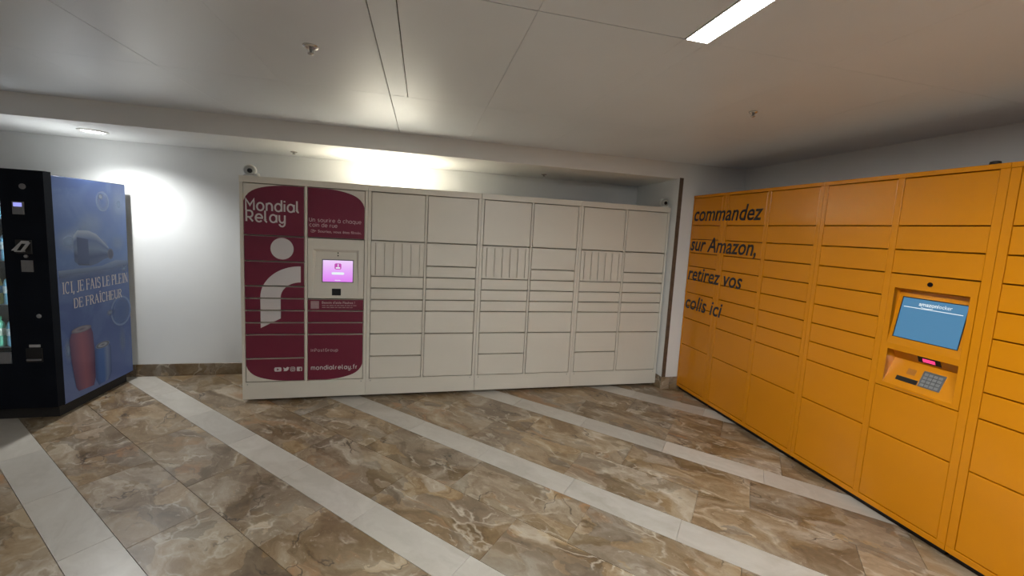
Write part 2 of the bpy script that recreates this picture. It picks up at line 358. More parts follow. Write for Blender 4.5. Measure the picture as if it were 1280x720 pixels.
# floor tiles: cream bands and two running rows of brown marble between them, laid at 45 degrees to the lockers
SA = .8017
NV = Vector((math.cos(SA), math.sin(SA))); TV = Vector((math.sin(SA), -math.cos(SA)))
PITCH_B, BAND, N0 = .8945, .194, .6095     # band spacing, band width, outer edge of the first band
ANG = math.atan2(TV.y, TV.x)
tile_mesh = {}
def inside(x, y): return X_L-.02 <= x <= X_R+.02 and Y_F+.02 <= y <= Y_B+.02
def add_tile(n0, n1, t0, t1, mat):
    g = .0008
    n0 += g; n1 -= g; t0 += g; t1 -= g
    c = NV*((n0+n1)/2)+TV*((t0+t1)/2)
    L_, W_ = t1-t0, n1-n0
    cor = [c+TV*a*L_/2+NV*b_*W_/2 for a, b_ in ((-1, -1), (1, -1), (1, 1), (-1, 1))]
    rect = (X_L-.02, X_R+.02, Y_F+.01, Y_B+.02)
    poly = clip_poly([(p.x, p.y) for p in cor], *rect)
    if len(poly) < 3 or area(poly) < .004: return
    if all(p[0] > X_N+.03 and p[1] > Y_P+.03 for p in poly): return          # under the pillar
    full = abs(area(poly)-L_*W_) < 1e-6
    key = (round(L_, 4), round(W_, 4), mat)
    if full and key in tile_mesh: me = tile_mesh[key]
    else:
        loc = []
        for p in (poly if not full else [(q.x, q.y) for q in cor]):
            d = Vector(p)-c; loc.append((d.dot(TV), d.dot(NV)))
        if sum(loc[i-1][0]*loc[i][1]-loc[i][0]*loc[i-1][1] for i in range(len(loc))) < 0: loc = loc[::-1]
        cen = Vector((sum(p[0] for p in loc)/len(loc), sum(p[1] for p in loc)/len(loc))); k_ = len(loc); ch = .0012
        top = [Vector(p)+(cen-Vector(p)).normalized()*ch*1.4 for p in loc]
        v_ = [(p.x, p.y, 0) for p in top]+[(p[0], p[1], -ch) for p in loc]+[(p[0], p[1], -.0135) for p in loc]
        f_ = [tuple(range(k_))]+[(k_+i, k_+(i+1) % k_, (i+1) % k_, i) for i in range(k_)]+[(2*k_+i, 2*k_+(i+1) % k_, k_+(i+1) % k_, k_+i) for i in range(k_)]
        mb = MB(); mb.add(v_, f_); me = mb.mesh('floor_tile')
        if full: tile_mesh[key] = me
    o = link('floor_tile', me, mat, floor, (c.x, c.y, 0)); o.rotation_euler = (0, 0, ANG if (Matrix.Rotation(ANG, 2) @ Vector((0, 1))).dot(NV) > 0 else ANG)
    if (Matrix.Rotation(ANG, 2) @ Vector((0, 1))).dot(NV) < 0:               # keep the local frame right-handed
        o.scale = (1, -1, 1)
BANDT = {0: -3.28, 1: -1.743, 2: -1.557, 3: .203, 4: -.271}
ROWT = {(0, 0): -2.459, (0, 1): -1.969, (1, 0): -1.817, (1, 1): -1.505, (2, 0): -.968, (2, 1): -.678, (3, 0): .315, (3, 1): -.100}
for kb in range(-6, 10):
    outer = N0+kb*PITCH_B
    t = BANDT.get(kb, rng.uniform(0, .67)); Lb = .67
    k0 = math.floor((-6.5-t)/Lb)
    for i in range(k0, k0+23): add_tile(outer-BAND, outer, t+i*Lb, t+(i+1)*Lb, 'cream')
    rw = (PITCH_B-BAND)/2
    for r_ in (0, 1):
        t = ROWT.get((kb, r_), rng.uniform(0, .8)); Lm = .80
        k0 = math.floor((-6.5-t)/Lm)
        for i in range(k0, k0+19): add_tile(outer+r_*rw, outer+(r_+1)*rw, t+i*Lm, t+(i+1)*Lm, 'marble')

# ceiling panels
def panel(x0, x1, y0, y1, gx0=.0005, gx1=.0005, gy0=.0007, gy1=.0007):
    MB().box(x0+gx0, x1-gx1, y0+gy0, y1-gy1, Z_C, Z_C+.0125).build('ceiling_panel', 'ceil', ceiling)
DK = .0022
rows = [Y_F, -.935, .265, 1.465, 2.665, Y_P]
xs = [X_L, -4.42, -3.82, -3.22, -2.62, -2.02, -1.42, -.82, -.22, .375, .97, 1.68, 2.33, 2.93, X_R]
for j in range(5):
    y0, y1 = rows[j], rows[j+1]
    for i in range(len(xs)-1):
        x0, x1 = xs[i], xs[i+1]
        gy0 = DK if (j == 3 and x0 in (-.22, .375)) else .0008
        gy1 = DK if (j == 2 and x0 in (-.22, .375)) else .0008
        gx0 = DK if (x0 == -1.42 and j < 4) else (DK if x0 == -.22 and j == 4 else .0005)
        gx1 = DK if (x1 == -1.42 and j < 4) else (DK if x1 == -.22 else .0005)
        if x0 == -.22 and j < 4:
            panel(x0, -.115, y0, y1, DK, DK, .0008, .0012); panel(-.115, x1, y0, y1, DK, .0008, gy0, gy1); continue
        if x0 == .97:
            if j not in (1, 2): panel(.97, 1.075, y0, y1)
            panel(1.075, x1, y0, y1); continue
        if x0 == 1.68 and j == 3: gx1 = .0018
        panel(x0, x1, y0, y1, gx0, gx1, gy0, gy1)
ceiling_y = rows

# stone skirting, in lengths, under the plaster
def skirting(name, label, pieces):
    r0 = empty(name, (0, 0, 0)); tag(r0, label, None, None, 'structure')
    for bx in pieces: MB().cbox(*bx, .002).build('skirting_stone', 'marble', r0)
pc = []
x = X_L
for x1 in (-4.02, -3.35, -2.68, -2.01, -1.34, -.67, 0, .67, 1.34, 2.01, X_N):
    pc.append((x+.0008, x1-.0008, Y_B-.012, Y_B-.0005, .0, .122)); x = x1
skirting('baseboard_back', 'brown marble skirting along the niche wall', pc)
skirting('baseboard_pillar', 'brown marble skirting block at the pillar foot', [(X_N-.010, 2.64, Y_P-.012, Y_P-.0005, 0, .134), (2.6416, X_R-.001, Y_P-.012, Y_P-.0005, 0, .134),
         (X_N-.010, X_N-.0005, Y_P+.0005, Y_B-.013, 0, .134)])

# ------------------------------------------------------------------ lights of the room
def downlight(x, y, mat, power, color, cone, label):
    r0 = empty('downlight', (x, y, Z_S)); tag(r0, label, 'downlight', 'soffit downlights')
    MB().lathe([(.070, -.002), (.074, -.010), (.088, -.010), (.095, -.004), (.095, .0)], 40).build('trim_ring', 'camwhite', r0, smooth=False)
    MB().lathe([(.0695, -.0075), (.0695, -.001)], 40).build('lamp_disc', mat, r0)
    ld = bpy.data.lights.new('downlight_lamp', 'SPOT'); ld.energy = power; ld.color = color; ld.spot_size = math.radians(cone); ld.spot_blend = 1.0; ld.shadow_soft_size = .035
    lo = bpy.data.objects.new('downlight_lamp', ld); COL.objects.link(lo); lo.parent = r0; lo.location = (0, 0, -.05)
    return r0
downlight(-2.635, 4.09, 'spotA', SPOT_A, SPOT_A_COLOR, 146, 'round cool white downlight in the soffit above the vending machine')
downlight(-.32, 4.13, 'spotB', SPOT_B, SPOT_B_COLOR, 152, 'round warm downlight in the soffit above the white lockers')
r0 = empty('ceiling_light', (1.0225, .265, Z_C)); tag(r0, 'long bright white strip light set into the grey ceiling', 'ceiling light')
fr = MB(); fr.box(-.0515, -.046, -1.199, 1.199, -.004, .012); fr.box(.046, .0515, -1.199, 1.199, -.004, .012); fr.box(-.046, .046, -1.199, -1.194, -.004, .012); fr.box(-.046, .046, 1.194, 1.199, -.004, .012)
fr.build('light_frame', 'camwhite', r0)
MB().box(-.0458, .0458, -1.1938, 1.1938, -.0035, .012).build('diffuser', 'led', r0)

# ------------------------------------------------------------------ door pieces shared by the lockers
door_mesh = {}
def door(parent, u0, u1, z0, z1, mat, gv, gh, y0=.0, th=.045, ch=.0018, name='door'):
    w_, h_ = (u1-u0)-gv, (z1-z0)-gh
    key = (round(w_, 4), round(h_, 4), mat, th)
    if key not in door_mesh: door_mesh[key] = MB().cbox(-w_/2, w_/2, 0, th, -h_/2, h_/2, ch).mesh(name)
    return link(name, door_mesh[key], mat, parent, ((u0+u1)/2, y0, (z0+z1)/2))
def frame_bars(parent, w, depth, z0, H, stiles, zt, zb, mat, bmat, front=0.0):
    MB().box(.002, w-.002, .068, depth, z0, H-.003).build('body', bmat, parent)
    fr = MB()
    for a, b_ in stiles: fr.cbox(a, b_, front, .070, zb+.0002, zt-.0002, .0015)
    fr.build('stile', mat, parent)
    MB().cbox(.001, w-.001, front-.004, .072, zt, H, .0015).build('top_fascia', mat, parent)
    MB().cbox(.001, w-.001, front, .072, z0, zb, .0015).build('plinth', mat, parent)

# ------------------------------------------------------------------ white parcel lockers
HW, ZB = 1.95, .03
ROWZ = dict(base=.185)
U = .1062
C1 = [.185, .397, .609, .715, .822, .928, 1.034, 1.247, 1.464, 1.895]
C2 = [.185, .609, .715, .822, .928]
C3 = [.185, .397, .609, .822, .928, 1.034, 1.142]
C4 = [.185, .609, .822, .928, 1.034, 1.141, 1.248, 1.464, 1.895]
DL, DR = (.027, .494), (.513, .980)
GV, GH = .009, .010
def white_unit(i, label):
    r0 = empty('parcel_locker', (X_W+i*MW, Y_W, 0)); tag(r0, label, 'locker', 'white parcel lockers in the niche')
    frame_bars(r0, MW, .62, ZB, HW, [(.001, DL[0]), (DL[1], DR[0]), (DR[1], MW-.001)], 1.897, .183, 'white', 'whiteedge')
    for fx in (.06, MW-.06):
        for fy in (.10, .57): MB().lathe([(.022, 0), (.022, .008), (.012, .010), (.012, ZB+.002)], 12, (fx, fy, 0)).build('foot', 'plinth', r0)
    for ux in (.04, MW-.04): MB().lathe([(.004, -.0025), (.004, .003)], 8, (ux, 0, .165), 'y').build('screw', 'greyplate', r0)
    return r0
def vent(r0, u0, u1, z0, z1):
    g = .004
    v = MB(); a, b_ = u0+g, u1-g
    v.cbox(a, b_, 0, .018, z0+.004, z0+.016, .001); v.cbox(a, b_, 0, .018, z1-.020, z1-.005, .001)
    v.box(a, b_, .0185, .0235, z0+.004, z1-.005)
    p = v.build('vent_panel', 'white', r0)
    cuts = [u0+.0425+.0765*k_ for k_ in range(6)]; edges = [a-.0026]+cuts+[b_+.0026]
    for k_ in range(7):
        MB().cbox(edges[k_]+.0026, edges[k_+1]-.0026, .0005, .017, z0+.0162, z1-.0202, .001).build('slat', 'white', p)
def plain_unit(i, label):
    r0 = white_unit(i, label)
    for a, b_ in zip(C3[:-1], C3[1:]): door(r0, *DL, a, b_, 'white', GV, GH)
    vent(r0, *DL, 1.142, 1.464); door(r0, *DL, 1.464, 1.895, 'white', GV, GH)
    for a, b_ in zip(C4[:-1], C4[1:]): door(r0, *DR, a, b_, 'white', GV, GH)
plain_unit(1, 'white parcel locker unit directly beside the burgundy unit with the pink screen')
plain_unit(2, 'white parcel locker unit, second one along from the burgundy unit')
plain_unit(3, 'white parcel locker unit at the niche end, against the brown corner strip')

r0 = white_unit(0, 'white parcel locker unit covered in burgundy film with logo and pink touch screen')
doors1 = [(DL, a, b_, door(r0, *DL, a, b_, 'white', GV, GH)) for a, b_ in zip(C1[:-1], C1[1:])]
doors1 += [(DR, a, b_, door(r0, *DR, a, b_, 'white', GV, GH)) for a, b_ in zip(C2[:-1], C2[1:])]
doors1 += [(DR, 1.464, 1.895, door(r0, *DR, 1.464, 1.895, 'white', GV, GH))]
cx_, cz_, ha, hb = .5040, 1.040, .4845, .853
outline = []
for i in range(160):
    t = 2*PI*i/160; c, s_ = math.cos(t), math.sin(t)
    # |x|^2.5 + |z|^15 = 1
    lo_, hi_ = 0.0, 3.0
    for _ in range(40):
        md = (lo_+hi_)/2
        if (md*abs(c))**2.6+(md*abs(s_))**14 > 1: hi_ = md
        else: lo_ = md
    outline.append((cx_+ha*lo_*c, cz_+hb*lo_*s_))
film = tri_poly(outline)
dot = disc2(.318, 1.358, .089, 36, .092)
emblem = [(.148, .667), (.304, .752), (.304, .930)]+arc(.462, .935, .158, .136, 180, 90, 12)+[(.462, 1.211)]+arc(.462, .935, .314, .276, 90, 180, 20)
emblem = tri_poly(emblem)
logo = stroke_fit('Mondial', .050, .448, 1.672, .063, .0135, .46)
logo2 = stroke_fit('Relay', .052, .340, 1.578, .063, .0135, .42)
icons_bg = []; icons_fg = []
def rrect(x0, x1, z0, z1, r_): return arc(x0+r_, z0+r_, r_, r_, 180, 270, 4)+arc(x1-r_, z0+r_, r_, r_, 270, 360, 4)+arc(x1-r_, z1-r_, r_, r_, 0, 90, 4)+arc(x0+r_, z1-r_, r_, r_, 90, 180, 4)
icons_bg += tri_poly(rrect(.250, .307, .276, .314, .012)); icons_fg += [[(.271, .285), (.290, .295), (.271, .305)]]          # play button
bird = [(.320, .282), (.333, .278), (.350, .280), (.362, .292), (.365, .305), (.371, .312), (.363, .312), (.355, .316), (.346, .312), (.344, .304), (.334, .305), (.323, .314), (.321, .303), (.327, .294), (.323, .294), (.329, .287)]
icons_bg += tri_poly(bird)
icons_bg += ribbon(rrect(.379, .414, .277, .313, .009)+[(.379, .286)], .0045) + ribbon(arc(.3965, .295, .0085, .0085, 0, 360, 16), .0045) + disc2(.4065, .3055, .0022, 8)
icons_bg += tri_poly(rrect(.429, .472, .275, .314, .006)); icons_fg += ribbon([(.4575, .275), (.4575, .298)]+arc(.4655, .298, .008, .007, 180, 95, 5), .006)+ribbon([(.449, .292), (.468, .292)], .005)
tag_line = stroke_fit('Un sourire à chaque', .530, .948, 1.603, .023, .0045, .45)+stroke_fit('coin de rue', .532, .752, 1.560, .023, .0045, .45)
smile_txt = font_fit('Souriez, vous êtes filmés.', .598, .952, 1.512, .022, 0, .012)
smile_txt += ribbon(arc(.556, 1.522, .016, .011, 200, 520, 16), .004)+ribbon(arc(.570, 1.517, .016, .010, 30, 180, 8), .004)
site = stroke_fit('mondialrelay.fr', .546, .930, .284, .027, .0060, .55); group = stroke_fit('InPostGroup', .545, .765, .450, .019, .0036, .55)
help_ = font_fit("Besoin d'aide Flashez !", .632, .905, .886, .020, 0, .015)
help2 = []
for zz, wd in ((.870, .28), (.852, .255)):
    xx = .632
    while xx < .632+wd:
        w_ = rng.uniform(.012, .036); help2 += [[(xx, zz-.0035), (xx+w_, zz-.0035), (xx+w_, zz+.0035), (xx, zz+.0035)]]; xx += w_+.006
for (ua, ub), a, b_, d in doors1:
    rect = (ua+GV/2+.001, ub-GV/2-.001, a+GH/2+.001, b_-GH/2-.001); ox, oz = d.location.x, d.location.z
    def put(name, polys, mat, lay):
        return flat(name, clip_tris(polys, rect), mat, d, lambda x_, z_, d_: (x_-ox, -.0006-.0006*lay-d_, z_-oz))
    put('burgundy_film', film, 'burg', 0)
    if ua < .1:
        put('round_dot', dot, 'print', 1); put('curved_emblem', emblem, 'print', 1)
        put('lettering', logo+logo2, 'print', 1)
        if a < .2: put('social_icons', icons_bg, 'print', 1); put('icon_cutout', icons_fg, 'burg', 2)
    else:
        if a > 1.4: put('lettering', tag_line, 'printdim', 1); put('small_lettering', smile_txt, 'printdim', 1)
        if a < .2: put('lettering', site, 'print', 1); put('small_lettering', group, 'printdim', 1)
        if abs(a-.822) < .01: put('square_sticker', [rrect(.541, .608, .840, .908, .003)], 'sticker', 1); put('lettering', help_, 'printdim', 1); put('fine_print', help2, 'sticker', 1)
# touch-screen console of the burgundy unit: a face leaning back from its foot
tu0, tu1, tz0, tz1 = DR[0]+.005, DR[1]-.005, .934, 1.459
iu0, iu1, iz0, iz1, DP = .557, .932, .955, 1.368, .020
def lean(z): return max(0.0, (z-iz0)/(iz1-iz0))*DP
mb = MB()
mb.box(tu0, iu0, 0, .022, tz0, tz1); mb.box(iu1, tu1, 0, .022, tz0, tz1); mb.box(iu0, iu1, 0, .022, tz0, iz0); mb.box(iu0, iu1, 0, .022, iz1, tz1)
bt = .022
mb.add([(iu0, 0, iz0), (iu1, 0, iz0), (iu1-bt, DP, iz1-bt), (iu0+bt, DP, iz1-bt), (iu0, 0, iz1), (iu1, 0, iz1)], [(0, 1, 2, 3), (3, 2, 5, 4), (0, 3, 4), (1, 5, 2)])
term = mb.build('console', 'white', r0)
slope = DP/(iz1-bt-iz0)
def con(x_, z_, off): return (x_, (z_-iz0)*slope-off, z_)
sb = MB(); sb.add([con(.628, 1.076, .003), con(.889, 1.076, .003), con(.889, 1.280, .003), con(.628, 1.280, .003), con(.628, 1.076, -.004), con(.889, 1.076, -.004), con(.889, 1.280, -.004), con(.628, 1.280, -.004)],
   [(0, 1, 2, 3), (0, 4, 5, 1), (1, 5, 6, 2), (2, 6, 7, 3), (3, 7, 4, 0)]); bez = sb.build('screen_bezel', 'greyplate', term)
scr = flat('screen', [[(.636, 1.083), (.882, 1.083), (.882, 1.272), (.636, 1.272)]], 'pinkscreen', term, lambda x_, z_, d_: con(x_, z_, .0040+d_))
flat('screen_icon', tri_poly(rrect(.731, .787, 1.193, 1.246, .012)), 'pinkicon', term, lambda x_, z_, d_: con(x_, z_, .0048+d_))
flat('screen_icon', [[(.742, 1.200), (.777, 1.200), (.777, 1.212), (.742, 1.212)], [(.757, 1.216), (.764, 1.216), (.764, 1.240), (.757, 1.240)]], 'whitelit', term, lambda x_, z_, d_: con(x_, z_, .0054+d_))
flat('screen_button', tri_poly(rrect(.707, .812, 1.146, 1.168, .0108)), 'whitelit', term, lambda x_, z_, d_: con(x_, z_, .0048+d_))
flat('screen_button', [[(.735, 1.094), (.782, 1.094), (.782, 1.099), (.735, 1.099)]], 'whitelit', term, lambda x_, z_, d_: con(x_, z_, .0048+d_))
q = con(.7495, .991, 0)
MB().cbox(.713, .786, q[1]-.006, q[1]+.004, .961, 1.021, .002).build('barcode_scanner', 'black', term)
for zz in (1.314, 1.338): MB().lathe([(.0055, -.003), (.0055, .004)], 14, (.758, (zz-iz0)*slope, zz), 'y').build('camera_eye', 'lens', term)

# ------------------------------------------------------------------ orange lockers along the right wall
HO = 2.08; ZO = .04; OY = .01334
ang = -PI/2+OY; S_LEFT = .694
def o_origin(s_): return (2.7410+(-math.sin(OY))*s_, 3.0+math.cos(OY)*s_, 0)
OR = [.075, .515, .80, .938, 1.075, 1.213, 1.352, 1.491, 1.632, 1.773, 2.052]
GVO, GHO = .004, .0065
def orange_unit(s_l, s_r, cols, label, skip=None):
    w = s_l-s_r
    r0 = empty('parcel_locker', o_origin(s_l), ang); tag(r0, label, 'locker', 'orange parcel lockers along the right wall')
    cc = [(s_l-a, s_l-b_) for a, b_ in cols]
    st = [(.001, cc[0][0])]+[(cc[i][1], cc[i+1][0]) for i in range(len(cc)-1)]+[(cc[-1][1], w-.001)]
    frame_bars(r0, w, .54, ZO, HO, st, 2.054, .073, 'orange', 'orangedark')
    MB().box(.01, w-.01, .035, .52, 0, ZO).build('base', 'plinth', r0)
    out = {}
    for ci, c in enumerate(cc):
        for j in range(10):
            if skip and ci == skip[0] and skip[1] <= OR[j] < skip[2]-.01: continue
            out[(ci, j)] = door(r0, c[0], c[1], OR[j], OR[j+1], 'orange', GVO, GHO, y0=.0012, ch=.0025)
    return r0, cc, out
u1, cc1, _ = orange_unit(S_LEFT, .2425, [(.676, .282)], 'narrow orange locker unit with one column of doors, against the pillar wall')
u2, cc2, _ = orange_unit(.2425, -.695, [(.205, -.222), (-.255, -.668)], 'orange locker unit carrying the ends of the black words, beside the narrow unit')
u3, cc3, _ = orange_unit(-.695, -1.620, [(-.724, -1.147), (-1.180, -1.583)], 'orange locker unit with the blue screen and keypad console', skip=(1, .80, 1.491))
u4, cc4, _ = orange_unit(-1.620, -2.545, [(-1.657, -2.082), (-2.112, -2.512)], 'orange locker unit beyond the one with the blue screen')
# black words across the first two units
lines = [('commandez', .662, -.196, 1.822, .130), ('sur Amazon,', .676, -.170, 1.517, .130), ('retirez vos', .672, -.056, 1.212, .130), ('colis ici', .668, .142, .910, .130)]
for txt, sl, sr, z0, hc in lines:
    drop = .0 if ',' not in txt else .0
    P = font_fit(txt, 0, sl-sr, z0, hc*1.05, shear=.22, bold=.016)
    for unit, lo_, hi_, off in ((u1, -9, sl-.2425, S_LEFT-sl), (u2, sl-.2425, 9, .2425-sl)):
        Q = clip_tris(P, (lo_, hi_, 0, 3))
        flat('lettering', Q, 'ink', unit, lambda x_, z_, d_: (x_+off, -.0012-d_, z_))
# console of the screen unit
a0 = -.695
def uu(s_): return a0-s_
cu0, cu1 = uu(-1.1825), uu(-1.5805)
z0c, z1c = .8035, 1.4875
A = dict(u0=uu(-1.212), u1=uu(-1.553), z0=1.070, z1=1.407)        # screen recess
B = dict(u0=uu(-1.222), u1=uu(-1.553), z0=.828, z1=1.036)         # reader recess
mb = MB(); TH = .026
mb.box(cu0, A['u0'], 0, TH, A['z0'], z1c); mb.box(A['u1'], cu1, 0, TH, A['z0'], z1c); mb.box(A['u0'], A['u1'], 0, TH, A['z1'], z1c)
mb.box(cu0, cu1, 0, TH, B['z1'], A['z0'])
mb.box(cu0, B['u0'], 0, TH, B['z0'], B['z1']); mb.box(B['u1'], cu1, 0, TH, B['z0'], B['z1']); mb.box(cu0, cu1, 0, TH, z0c, B['z0'])
DA, DB = .055, .075
# screen recess: back leans from flush at the foot to deep at the head
mb.add([(A['u0'], 0, A['z0']), (A['u1'], 0, A['z0']), (A['u1'], DA, A['z1']-.012), (A['u0'], DA, A['z1']-.012), (A['u0'], 0, A['z1']), (A['u1'], 0, A['z1'])],
       [(0, 1, 2, 3), (3, 2, 5, 4), (0, 3, 4), (1, 5, 2)])
zk = .978
mb.add([(B['u0'], 0, B['z0']), (B['u1'], 0, B['z0']), (B['u1'], DB, zk), (B['u0'], DB, zk), (B['u1'], DB-.03, B['z1']), (B['u0'], DB-.03, B['z1']), (B['u1'], 0, B['z1']), (B['u0'], 0, B['z1'])],
       [(0, 1, 2, 3), (3, 2, 4, 5), (5, 4, 6, 7), (0, 3, 5, 7), (1, 6, 4, 2)])
con3 = mb.build('console', 'orange', u3)
# shell behind the recesses: cut the body open there by building it again around them
bo = [c for c in u3.children if c.name.startswith('body')][0]
w3 = .925
nb = MB(); nb.box(.003, cu0, .068, .54, ZO, HO-.003); nb.box(cu1, w3-.003, .068, .54, ZO, HO-.003); nb.box(cu0, cu1, .068, .54, ZO, z0c); nb.box(cu0, cu1, .068, .54, z1c, HO-.003); nb.box(cu0, cu1, .12, .54, z0c, z1c)
me = nb.mesh('body'); me.materials.append(M['orangedark']); bo.data = me
sl = DA/(A['z1']-.012-A['z0'])
def cA(x_, z_, off): return (x_, (z_-A['z0'])*sl-off, z_)
def slab(name, mat, parent, x0, x1, z0, z1, fn, t_):
    mb = MB(); mb.add([fn(x0, z0, t_), fn(x1, z0, t_), fn(x1, z1, t_), fn(x0, z1, t_), fn(x0, z0, -.003), fn(x1, z0, -.003), fn(x1, z1, -.003), fn(x0, z1, -.003)], [(0, 1, 2, 3), (0, 4, 5, 1), (1, 5, 6, 2), (2, 6, 7, 3), (3, 7, 4, 0)])
    return mb.build(name, mat, parent)
s0, s1, sz0, sz1 = uu(-1.238), uu(-1.532), 1.118, 1.352
slab('screen_bezel', 'black', con3, s0-.006, s1+.004, sz0-.004, sz1+.005, cA, .002)
slab('screen', 'bluescreen', con3, s0, s1, sz0, sz1, cA, .003)
P = font_fit('amazon', s0+.082, s0+.168, 1.316, .021, 0, .015)+font_fit('locker', s0+.170, s0+.232, 1.316, .021)
P += ribbon(arc(s0+.122, 1.313, .030, .009, 200, 340, 10), .0028)
flat('screen_logo', P, 'whitelit', con3, lambda x_, z_, d_: cA(x_, z_, .0042+d_))
flat('screen_line', [[(s0+.012, 1.298), (s1-.012, 1.298), (s1-.012, 1.302), (s0+.012, 1.302)]], 'whitelit', con3, lambda x_, z_, d_: cA(x_, z_, .0042+d_))
MB().lathe([(.0125, -.004), (.0125, .001)], 18, (uu(-1.380), 0, 1.4455), 'y').build('camera_eye', 'lens', con3)
# reader recess: scanner window under the brow, card slot, keypad, receipt slot on the slope
sb_ = DB/(zk-B['z0'])
def cB(x_, z_, off): return (x_, (z_-B['z0'])*sb_-off, z_)
def cT(x_, z_, off): return (x_, DB-.03*(z_-zk)/(B['z1']-zk)-off, z_)
slab('scanner_window', 'black', con3, uu(-1.345), uu(-1.450), .990, 1.030, cT, .003)
slab('scanner_lamp', 'pinklamp', con3, uu(-1.368), uu(-1.425), .996, 1.016, cT, .004)
slab('card_slot', 'black', con3, uu(-1.275), uu(-1.378), .862, .886, cB, .004)
kp = slab('keypad', 'keypad', con3, uu(-1.385), uu(-1.484), .862, .948, cB, .005)
for i in range(4):
    for j in range(4):
        x_ = uu(-1.394)+i*.0215; z_ = .869+j*.0190
        slab('key', 'steel', kp, x_, x_+.0165, z_, z_+.013, cB, .0075)
slab('reader_plate', 'orangedark', con3, uu(-1.310), uu(-1.352), .906, .938, cB, .001)
rs = MB(); rs.box(uu(-1.288), uu(-1.480), -.003, .002, .8085, .8245); rs.build('receipt_slot', 'orange', con3)
MB().box(uu(-1.292), uu(-1.476), -.0036, -.0028, .8150, .8180).build('slot_mouth', 'orangedark', con3)
# small black puck on the lockers' top
o = MB().lathe([(.020, 0), (.022, .004), (.020, .016), (.012, .019)], 20).build('antenna_puck', 'black', None, Matrix.Rotation(ang, 4, 'Z') @ Vector((0, 0, 0)) + Vector((o_origin(-1.545)[0]+.03, o_origin(-1.545)[1], HO)))
tag(o, 'small black antenna puck on top of the orange lockers', 'antenna')

# ------------------------------------------------------------------ vending machine
VX0, VX1, VY0 = -3.66, -2.660, 3.640
VW, VD, VH = VX1-VX0, .82, 1.84
vm = empty('vending_machine', (VX0, VY0, 0)); tag(vm, 'black vending machine with a blue drinks poster on its side', 'vending machine')
def vx(x_): return x_-VX0
DT = .066
WR, WL, WZ0, WZ1 = vx(-2.907), .06, .44, 1.70
cab = MB()
cab.box(0, .02, DT, VD, .09, VH); cab.box(VW-.02, VW, DT, VD, .09, VH); cab.box(.02, VW-.02, DT, VD, VH-.02, VH); cab.box(.02, VW-.02, VD-.02, VD, .09, VH-.02); cab.box(.02, VW-.02, DT, VD-.02, .09, .40)
cab.box(WR+.02, VW-.02, DT, VD-.02, .40, VH-.02)
cab.build('cabinet', 'dark', vm)
MB().box(.004, VW-.004, DT+.004, VD-.004, VH+.0002, VH+.003).build('bounce_panel', 'bouncetop', vm)  # unseen sheet, added to throw downlight back onto the ceiling
MB().box(.03, VW-.03, .06, VD-.04, 0, .09).build('base', 'plinth', vm)
dr = MB(); dr.box(WR, VW+.006, 0, DT-.002, .10, 1.86); dr.box(0, WL, 0, DT-.002, .10, 1.86); dr.box(WL, WR, 0, DT-.002, WZ1, 1.86); dr.box(WL, WR, 0, DT-.002, .10, WZ0)
vdoor = dr.build('front_door', 'dark', vm)
MB().box(WL, WR, .018, .022, WZ0, WZ1).build('window_pane', 'glass', vdoor)
MB().cbox(WL+.05, WR-.01, .004, .017, WZ0+.005, WZ0+.09, .003).build('delivery_flap', 'greyplate', vdoor)
SH = [.535, .860, 1.190, 1.500]
for z_ in SH:
    sh = MB().box(.022, WR+.018, .12, .62, z_-.012, z_).build('shelf', 'greyplate', vm)
    MB().box(.022, WR+.018, .112, .119, z_-.055, z_).build('shelf_edge', 'dark', sh)
MB().box(WR+.004, WR+.012, .085, .095, WZ0+.02, WZ1-.02).build('display_lamp', 'caselight', vm)
MB().box(.025, WR+.018, .07, .10, VH-.06, VH-.05).build('display_lamp', 'caselight', vm)
# controls on the door
def vf(x_): return vx(x_)
dp = MB().cbox(vf(-2.837), vf(-2.772), -.008, .002, 1.543, 1.633, .002).build('display_module', 'greyplate', vdoor)
MB().box(vf(-2.828), vf(-2.780), -.0092, -.0078, 1.598, 1.626).build('small_display', 'blueled', dp)
cp = MB().cbox(vf(-2.835), vf(-2.742), -.006, .002, 1.262, 1.362, .002).build('coin_plate', 'black', vdoor)
fl = MB(); fl.add([(vf(-2.842), -.030, 1.285), (vf(-2.800), -.010, 1.350), (vf(-2.790), -.008, 1.350), (vf(-2.812), -.032, 1.285), (vf(-2.842), -.026, 1.285), (vf(-2.800), -.006, 1.350), (vf(-2.790), -.004, 1.350), (vf(-2.812), -.028, 1.285)],
  [(0, 3, 2, 1), (4, 5, 6, 7), (0, 1, 5, 4), (1, 2, 6, 5), (2, 3, 7, 6), (3, 0, 4, 7)])
fl.add([(vf(-2.790), -.030, 1.285), (vf(-2.765), -.010, 1.345), (vf(-2.747), -.008, 1.345), (vf(-2.768), -.032, 1.285), (vf(-2.790), -.026, 1.285), (vf(-2.765), -.006, 1.345), (vf(-2.747), -.004, 1.345), (vf(-2.768), -.028, 1.285)],
  [(0, 3, 2, 1), (4, 5, 6, 7), (0, 1, 5, 4), (1, 2, 6, 5), (2, 3, 7, 6), (3, 0, 4, 7)])
fl.box(vf(-2.800), vf(-2.755), -.009, -.006, 1.335, 1.355); fl.box(vf(-2.825), vf(-2.780), -.030, -.005, 1.276, 1.284)
fl.build('coin_flap', 'flap', cp)
MB().lathe([(.011, -.008), (.011, .002)], 16, (vf(-2.780), 0, 1.244), 'y').build('button', 'steel', vdoor)
MB().cbox(vf(-2.812), vf(-2.744), -.004, .002, 1.130, 1.214, .001).build('card_plate', 'greyplate', vdoor)
MB().lathe([(.016, -.006), (.010, -.010), (.010, .002)][::-1], 16, (vf(-2.728), 0, .804), 'y').build('door_lock', 'steel', vdoor)
